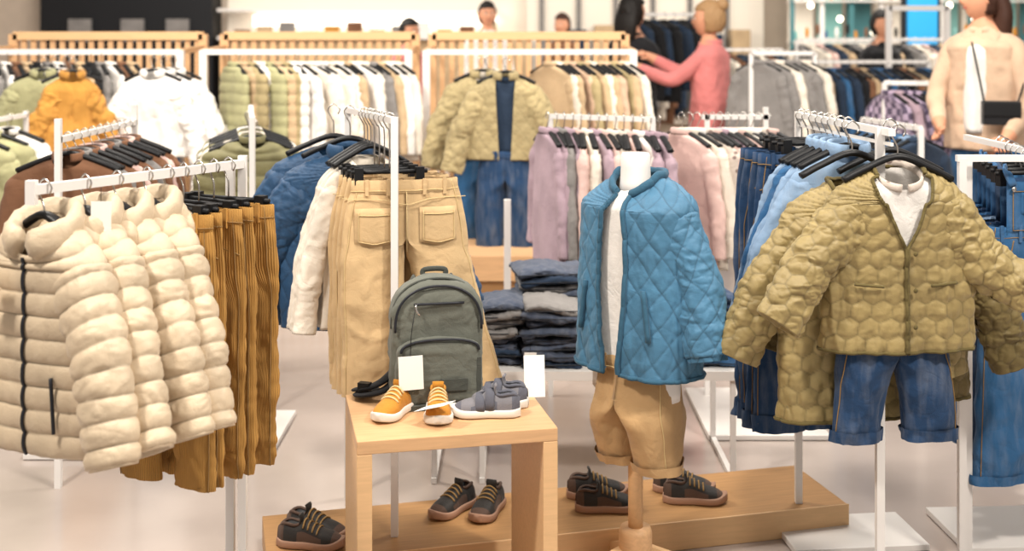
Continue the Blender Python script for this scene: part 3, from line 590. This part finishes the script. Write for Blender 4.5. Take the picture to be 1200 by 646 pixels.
# ================================================================= BACK SLATTED RACKS
def screen(x0,x1,y):
    mb=MB()
    box(mb,(x0,y,1.49),(x1,y,1.49),.05,.05,'wood_edge')
    box(mb,(x0,y-.5,1.40),(x1,y-.5,1.40),.03,.03,'white_metal')
    box(mb,(x0,y,.1),(x1,y,.1),.05,.05,'wood')
    for x in (x0,x1):
        box(mb,(x,y,0),(x,y,1.5),.05,.05,'wood'); box(mb,(x,y-.5,0),(x,y-.5,1.41),.04,.04,'white_metal'); box(mb,(x,y-.5,1.40),(x,y,1.42),.03,.03,'wood')
    for x in np.arange(x0+.06,x1-.02,.058): box(mb,(x,y,.1),(x,y,1.48),.022,.03,'wood')
    mb.obj('slatted_wood_rack')
screen(-3.0,-1.86,7.2); screen(-1.73,-.58,7.2); screen(-.48,.68,7.2)
def outfit(name,x,y,z,yaw,m,jean=None,inner=None,n=3,pat=None,**k):
    mb=MB()
    for i in range(n):
        mb.at((x+.03*i,y+.09*i,z),yaw+.1*i); hanger(mb,.15,-.06); mb.dz(-.08); kk=dict(W=.18,L=.44,D=.055,nu=90,nv=70,wr=.014,sl=.4,sr=(.068,.052),sleeves=((-1,28,14,5,10),(1,28,14,5,10))); kk.update(k)
        gp=(lambda t:.03+.02*(1-t)) if (inner and i==0) else None
        m0=m if isinstance(m,str) else m[i%len(m)]
        top(mb,mat=m0,seed=int(abs(x)*10)+i,pat=pat,gap=gp,**kk); collar(mb,.06,.05,.004,.02,.01,.35,m0,n=16)
        if inner and i==0: top(mb,mat=inner,W=.14,L=.38,D=.035,sleeves=())
        if jean and i==0: mb.dz(-.46); pants(mb,.13,.05,.5,.17,.15,(.08,.07),.085,mat=jean,nu=40,nv=30,wr=.01)
    mb.obj(name)
outfit('mustard_jacket',-2.3,6.25,1.36,.45,'mustard_cloth',n=1,L=.46,W=.14,wr=.026,sr=(.07,.045))
outfit('pale_green_knit',-2.52,6.42,1.36,.2,['pale_green','white_cloth','pale_green'],n=3,L=.48,W=.19)
outfit('white_blouse',-1.93,6.42,1.36,.05,'white_cloth',jean='denim_mid',n=3,sl=.40,wr=.018)
outfit('quilted_jacket_outfit',-.03,6.1,1.36,-.1,'quilt_sand',jean='denim_dark',inner='navy_cloth',n=1,pat=pd(.07,.09,.006),W=.19,L=.42)
outfit('quilted_jacket_outfit',-.16,6.35,1.36,.15,['quilt_sand','cream'],jean='denim_mid',n=2,pat=pd(.07,.09,.006),W=.19)
row('row_of_padded_vests',(-1.58,6.7,1.39),(-1.2,6.7,1.39),8,g_top(['pale_green','sand','quilt_sand','white_cloth'],W=.17,L=.5,D=.035,pat=pp(.06,.008),nv=60,sleeves=()),yo=pi+.8,jit=.2)
row('row_of_white_shirts',(-1.22,6.7,1.39),(-.95,6.7,1.39),6,g_top(['white_cloth','cream','white_cloth'],W=.19,L=.5,wr=.014),yo=pi+1.0,jit=.2)
row('row_of_sand_shirts',(-.95,6.7,1.39),(-.62,6.7,1.39),7,g_top(['sand','white_cloth','cream','grey_cloth'],W=.18,L=.48),yo=pi+.8,jit=.2)
row('row_of_beige_cardigans',(.2,6.7,1.39),(.65,6.7,1.39),12,g_top(['sand','cream','sand','hoodie','quilt_sand'],W=.19,L=.42),yo=pi+.6,jit=.15)
row('row_of_shirts',(-2.92,6.7,1.39),(-2.1,6.7,1.39),14,g_top(['grey_cloth','white_cloth','brown_cloth','sand','black_cloth'],W=.19,L=.5),yo=pi+.6)
# right background rails
row('row_of_grey_coats',(1.52,7.5,1.38),(1.86,7.5,1.38),6,g_top(['grey_cloth','grey_cloth','cream'],W=.17,L=.55,wr=.014),yo=pi+1.0)
row('row_of_dark_coats',(2.0,8.6,1.3),(3.0,8.6,1.3),18,g_top(['navy_cloth','black_cloth','brown_cloth','sand','navy_cloth','denim_mid'],W=.2,L=.55),yo=pi+.5,jit=.2)
row('row_of_checked_shirts',(2.15,6.9,1.22),(2.6,6.7,1.22),10,g_top(['plaid','lilac','plaid','plaid','navy_cloth'],W=.19,L=.5),yo=pi+.8,jit=.2)
row('row_of_denim_tops',(1.85,6.3,1.05),(1.95,5.7,1.05),7,g_top(['denim_mid','denim_light','navy_cloth','grey_cloth'],W=.2,L=.5),yo=.3)
row('row_of_black_coats',(.9,9.7,1.66),(1.5,9.7,1.66),8,g_top(['black_cloth','navy_cloth'],W=.2,L=.6),yo=pi+.6)
row('row_of_coats',(5.0,9.5,1.35),(6.4,9.5,1.35),12,g_top(['pink_cloth','cream','lilac','brown_cloth'],W=.2,L=.6),yo=pi+.6)
row('row_of_long_coats',(1.2,11.5,1.35),(2.6,11.5,1.35),16,g_top(['grey_cloth','cream','brown_cloth','navy_cloth'],W=.2,L=.6),yo=pi+.6)
row('row_of_jackets',(2.6,10.9,1.45),(4.2,10.9,1.45),20,g_top(['grey_cloth','cream','pink_cloth','navy_cloth','sand','black_cloth'],W=.2,L=.6),yo=pi+.6,jit=.3)
for (x0,x1,y,z) in ((1.5,1.9,7.5,1.38),(2.0,3.0,8.6,1.3),(.9,1.55,9.7,1.66),(5.0,6.5,9.5,1.35),(1.2,2.6,11.5,1.35),(2.6,4.2,10.9,1.45)):
    mb=MB(); box(mb,(x0,y,z),(x1,y,z),.025,.025,'white_metal')
    for x in (x0,x1): box(mb,(x,y,0),(x,y,z),.025,.025,'white_metal')
    mb.obj('clothes_rail')
mb=MB(); box(mb,(2.15,6.9,1.22),(2.6,6.7,1.22),.025,.025,'white_metal'); box(mb,(2.15,6.9,0),(2.15,6.9,1.22),.025,.025,'white_metal'); box(mb,(2.6,6.7,0),(2.6,6.7,1.22),.025,.025,'white_metal'); mb.obj('clothes_rail')
mb=MB(); box(mb,(1.85,6.3,1.05),(1.95,5.7,1.05),.025,.025,'white_metal'); box(mb,(1.85,6.3,0),(1.85,6.3,1.05),.025,.025,'white_metal'); box(mb,(1.95,5.7,0),(1.95,5.7,1.05),.025,.025,'white_metal'); mb.obj('clothes_rail')
mb=MB(); 
for x in (2.9,3.35): box(mb,(x,9.2,0),(x,9.2,1.72),.04,.04,'white_metal')
for z in (.9,1.7): box(mb,(2.9,9.2,z),(3.35,9.2,z),.04,.04,'white_metal')
mb.obj('display_frame')
# ================================================================= PEOPLE
def person(name,loc,yaw,H,arms,tm,pm,hm,sm='skin',shoe_m='black_shoe',bun=False,longh=False,stride=.05,hy=0,overlay=True,slim=1.):
    k=H/1.7
    bm=bmesh.new(); sk=bm.verts.layers.skin.verify()
    def V(p,r,root=False):
        v=bm.verts.new(Vector(p)); v[sk].radius=(r,r) if not isinstance(r,tuple) else r; v[sk].use_root=root; return v
    def E(*vs):
        for a,b in zip(vs[:-1],vs[1:]): bm.edges.new((a,b))
    pel=V((0,0,.93),.135,True); wa=V((0,0,1.06),.115); ch=V((0,0,1.25),.135); nb=V((0,.0,1.41),.075); nk=V((0,-.01,1.5),.05); hb=V((0,-.015,1.55),.045); E(pel,wa,ch,nb,nk,hb)
    for s in (-1,1):
        hp=V((s*.09,0,.86),.095); kn=V((s*.1,-.02-stride*s,.49),.06); an=V((s*.1,.03-stride*s*1.2,.09),.042); he=V((s*.1,.0-stride*s*1.2,.04),.038); to=V((s*.115,-.14-stride*s*1.2,.03),.03); E(pel,hp,kn,an,he,to)
    info=[]
    for s,key in ((-1,'R'),(1,'L')):
        el,wr=np.array(arms[key][0]),np.array(arms[key][1]); sh=V((s*.155,0,1.37),.062); ev=V(el,.055); wv=V(wr,.04); E(nb,sh,ev,wv)
        d=(wr-el)/np.linalg.norm(wr-el); side=np.cross(d,(0,1,0.2)); side/=np.linalg.norm(side); nrm=np.cross(d,side)
        pv=V(wr+d*.055,(.034,.026)); pe=V(wr+d*.09,(.03,.018)); E(wv,pv,pe); info.append((wr,d,el))
        for j,(o,l) in enumerate([(-.027,.062),(-.009,.075),(.009,.07),(.026,.055)]):
            b0=wr+d*.08+side*o; a=V(b0,.0095,True); b=V(b0+d*l*.5+side*o*.15+nrm*.006,.0085); c=V(b0+d*l*.85+nrm*.025,.0075); E(a,b,c)
        b0=wr+d*.035-side*.024; a=V(b0,.011,True); b=V(b0-side*.028+d*.028,.0095); c=V(b0-side*.034+d*.058+nrm*.012,.008); E(a,b,c)
    me=bpy.data.meshes.new('tmp'); bm.to_mesh(me); bm.free(); o=bpy.data.objects.new('tmp',me); S.collection.objects.link(o)
    o.modifiers.new('sk','SKIN'); o.modifiers['sk'].use_smooth_shade=True; sb=o.modifiers.new('ss','SUBSURF'); sb.levels=2; sb.render_levels=2
    bpy.context.view_layer.update(); dg=bpy.context.evaluated_depsgraph_get(); em=bpy.data.meshes.new_from_object(o.evaluated_get(dg))
    n=len(em.vertices); co=np.zeros(n*3); em.vertices.foreach_get('co',co); co=co.reshape(-1,3); F=[tuple(p.vertices) for p in em.polygons]
    bpy.data.objects.remove(o); bpy.data.meshes.remove(em)
    ms=[]
    for f in F:
        c=co[list(f)].mean(0); m=None
        for wr,d,el in info:
            if np.linalg.norm(c-wr)<.22 and (c-wr)@d>0: m=sm
            elif m is None:
                tt=np.clip((c-el)@d/np.linalg.norm(wr-el),0,1)
                if np.linalg.norm(c-(el+(wr-el)*tt))<.08: m=tm
        if m is None: m=sm if c[2]>1.45 else tm if c[2]>.95 else pm if c[2]>.1 else shoe_m
        ms.append(m)
    co=co+ (vn(co,(16,16,26),4)[:,None]*np.array([.009,.009,0]))*(co[:,2]<1.42)[:,None]*(np.min([np.linalg.norm(co-i_[0]-i_[1]*.07,axis=1) for i_ in info],axis=0)>.12)[:,None]
    mb=MB(); mb.at((0,0,0),0,k); mb.add(co,F,ms)
    if overlay:
        mb.dz(1.455); top(mb,W=.18*slim,L=.60,D=.12,nw=.065,nd=.065,slope=.06,hw=.185*slim,mat=tm,wr=.024,wsc=(10,10,6),nu=70,nv=60,sleeves=(),drop=.03)
        mb.dz(0); collar(mb,.068,.065,1.45,.02,.018,.2,tm,n=20)
    c,s_=math.cos(hy),math.sin(hy)
    R=np.eye(4); R[:2,:2]=[[c,-s_],[s_,c]]; R[:3,3]=(0,-.02,1.615); mb.M=mb.base@R
    def hf(P,D):
        zz=D[...,2]; fr=np.clip(-D[...,1],0,1)
        P=P.copy(); P[...,0]*=1-.28*np.clip(-zz,0,1)**1.5
        nose=np.exp(-((D[...,0]/.16)**2+((zz+.12)/.2)**2))*(fr>.3); P[...,1]-=.022*nose
        eye=np.exp(-(((abs(D[...,0])-.36)/.16)**2+((zz-.08)/.12)**2))*(fr>.3); P[...,1]+=.008*eye
        P[...,1]-=.008*np.exp(-((D[...,0]/.3)**2+((zz+.75)/.2)**2))*(fr>0); return P
    ell(mb,(0,0,0),(.076,.096,.118),sm,40,32,hf)
    for s in (-1,1):
        ell(mb,(s*.029,-.083,.008),(.011,.007,.007),'paper',10,8); ell(mb,(s*.029,-.089,.008),(.005,.003,.005),'hair_dark',8,6)
        tube(mb,cr([(s*.015,-.094,.026),(s*.03,-.092,.031),(s*.045,-.08,.025)],6),.003,nu=6,mat=hm)
        ell(mb,(s*.076,.008,-.005),(.01,.018,.03),sm,12,10)
    tube(mb,cr([(-.022,-.086,-.052),(0,-.094,-.05),(.022,-.086,-.052)],8),.004,nu=6,mat='lips')
    nu,nv=60,44; th=np.linspace(0,pi,nv);ph=np.linspace(0,2*pi,nu+1); D=np.stack([np.sin(th)[:,None]*np.cos(ph),np.sin(th)[:,None]*np.sin(ph),np.cos(th)[:,None]+0*ph],-1)
    P=D*np.array([.09,.112,.13])+np.array([0,.012,.01]); P+=D*.010*vn(D,(16,16,4),3)[...,None]
    msk=(D[...,1]<-.15)&(D[...,2]<.45)|(D[...,2]<(-.75))
    q=np.where(msk); P[q]=P[q]*.6
    mb.grid(P,hm)
    if bun: ell(mb,(0,.1,.1),(.045,.045,.045),hm,16,12)
    if longh: tube(mb,cr([(0,.04,.05),(0,.085,-.05),(0,.09,-.14),(0,.08,-.24)],14),[.08,.085,.09,.092,.094,.095,.095,.095,.09,.085,.08,.07,.055,.03],[.05]*14,nu=20,mat=hm,ref=(0,1,0.01))
    return mb.obj(name,loc,yaw)
dn={'R':((-.22,.03,1.1),(-.23,-.05,.86)),'L':((.22,.03,1.1),(.23,-.05,.86))}
person('woman_in_pink_sweater',(1.33,8.0,0),-2.0,1.68,{'R':((-.21,-.22,1.22),(-.14,-.44,1.34)),'L':((.24,-.2,1.2),(.16,-.44,1.28))},'pink_sweater','denim_dark','hair_blond',bun=True,slim=1.15)
person('shopper_in_black',(.86,8.6,0),2.4,1.74,{'R':((-.22,-.1,1.12),(-.16,-.34,1.2)),'L':((.24,-.1,1.15),(.2,-.36,1.28))},'black_cloth','black_cloth','hair_dark',longh=True)
person('woman_in_hoodie',(2.49,6.3,0),-.75,1.78,{'R':((-.22,-.08,1.12),(-.12,-.26,1.0)),'L':((.23,-.02,1.1),(.2,-.2,.95))},'hoodie','denim_mid','hair_brown',longh=True,hy=-.9)
person('man_in_white_shirt',(-.25,12,0),.2,1.78,dn,'white_cloth','navy_cloth','hair_dark')
person('distant_shopper',(.55,13,0),-.5,1.68,dn,'brown_cloth','navy_cloth','hair_brown')
person('distant_shopper',(-.95,11,0),.9,1.6,dn,'pink_sweater','navy_cloth','hair_dark')
person('shopper_in_dark_coat',(3.15,10.2,0),.4,1.66,dn,'black_cloth','black_cloth','hair_dark')
mb=MB(); mb.at((2.49,6.3,0),-.75,1.78/1.7); mb.dz(1.44); top(mb,W=.085,L=.5,D=.135,nw=.05,nd=.07,slope=.05,mat='white_cloth',sleeves=(),nu=40,nv=30,wr=.006); mb.obj('white_tshirt')
mb=MB(); box(mb,(-.09,0,0),(.09,0,0),.07,.12,'black_cloth'); box(mb,(-.09,-.037,.02),(.09,-.037,.02),.01,.07,'black_plastic')
tube(mb,cr([(-.08,.0,.05),(-.1,.05,.2),(-.12,.12,.36)],20),.006,nu=6,mat='black_plastic'); tube(mb,cr([(.08,.0,.05),(.14,.1,.2),(.14,.2,.3)],20),.006,nu=6,mat='black_plastic'); mb.obj('crossbody_bag',(2.48,6.06,1.1),-.2,bevel=.01)
# ================================================================= LIGHT
def area(n,loc,size,e,col=(1,.93,.84),tgt=None):
    l=bpy.data.lights.new(n,'AREA'); l.size=size; l.energy=e; l.color=col; o=bpy.data.objects.new(n,l); S.collection.objects.link(o); o.location=loc
    if tgt: o.rotation_euler=(Vector(tgt)-Vector(loc)).to_track_quat('-Z','Y').to_euler()
area('ceiling_light_1',(-1.9,1.6,3.4),.35,100,tgt=(-.9,2.8,.8))
area('ceiling_light_2',(2.0,1.4,3.4),.35,105,tgt=(.8,3.2,.8))
area('ceiling_light_3',(.3,2.3,3.6),.4,55,tgt=(.1,3.4,.6))
area('ceiling_light_4',(-2,5,3.5),1.0,125,tgt=(-1.5,6.4,.8))
area('ceiling_light_5',(1.6,5,3.5),1.0,110,tgt=(1.2,6.8,.8))
area('ceiling_light_6',(-3,11,3.6),2.5,230,tgt=(-3,13,1))
area('ceiling_light_7',(3.5,11,3.6),2.5,230,tgt=(3.5,13,1))
w=bpy.data.worlds.new('w'); S.world=w; w.use_nodes=True; w.node_tree.nodes['Background'].inputs[0].default_value=(1,.95,.89,1); w.node_tree.nodes['Background'].inputs[1].default_value=.54
S.view_settings.view_transform='Standard'
# ================================================================= CAMERA
cd=bpy.data.cameras.new('camera'); cam=bpy.data.objects.new('camera',cd); S.collection.objects.link(cam); cam.location=(0,0,1.5); cam.rotation_euler=(pi/2,0,0)
cd.sensor_width=36; cd.lens=42; cd.shift_y=-283/1200; cd.dof.use_dof=True; cd.dof.focus_distance=3.1; cd.dof.aperture_fstop=2.6
S.camera=cam
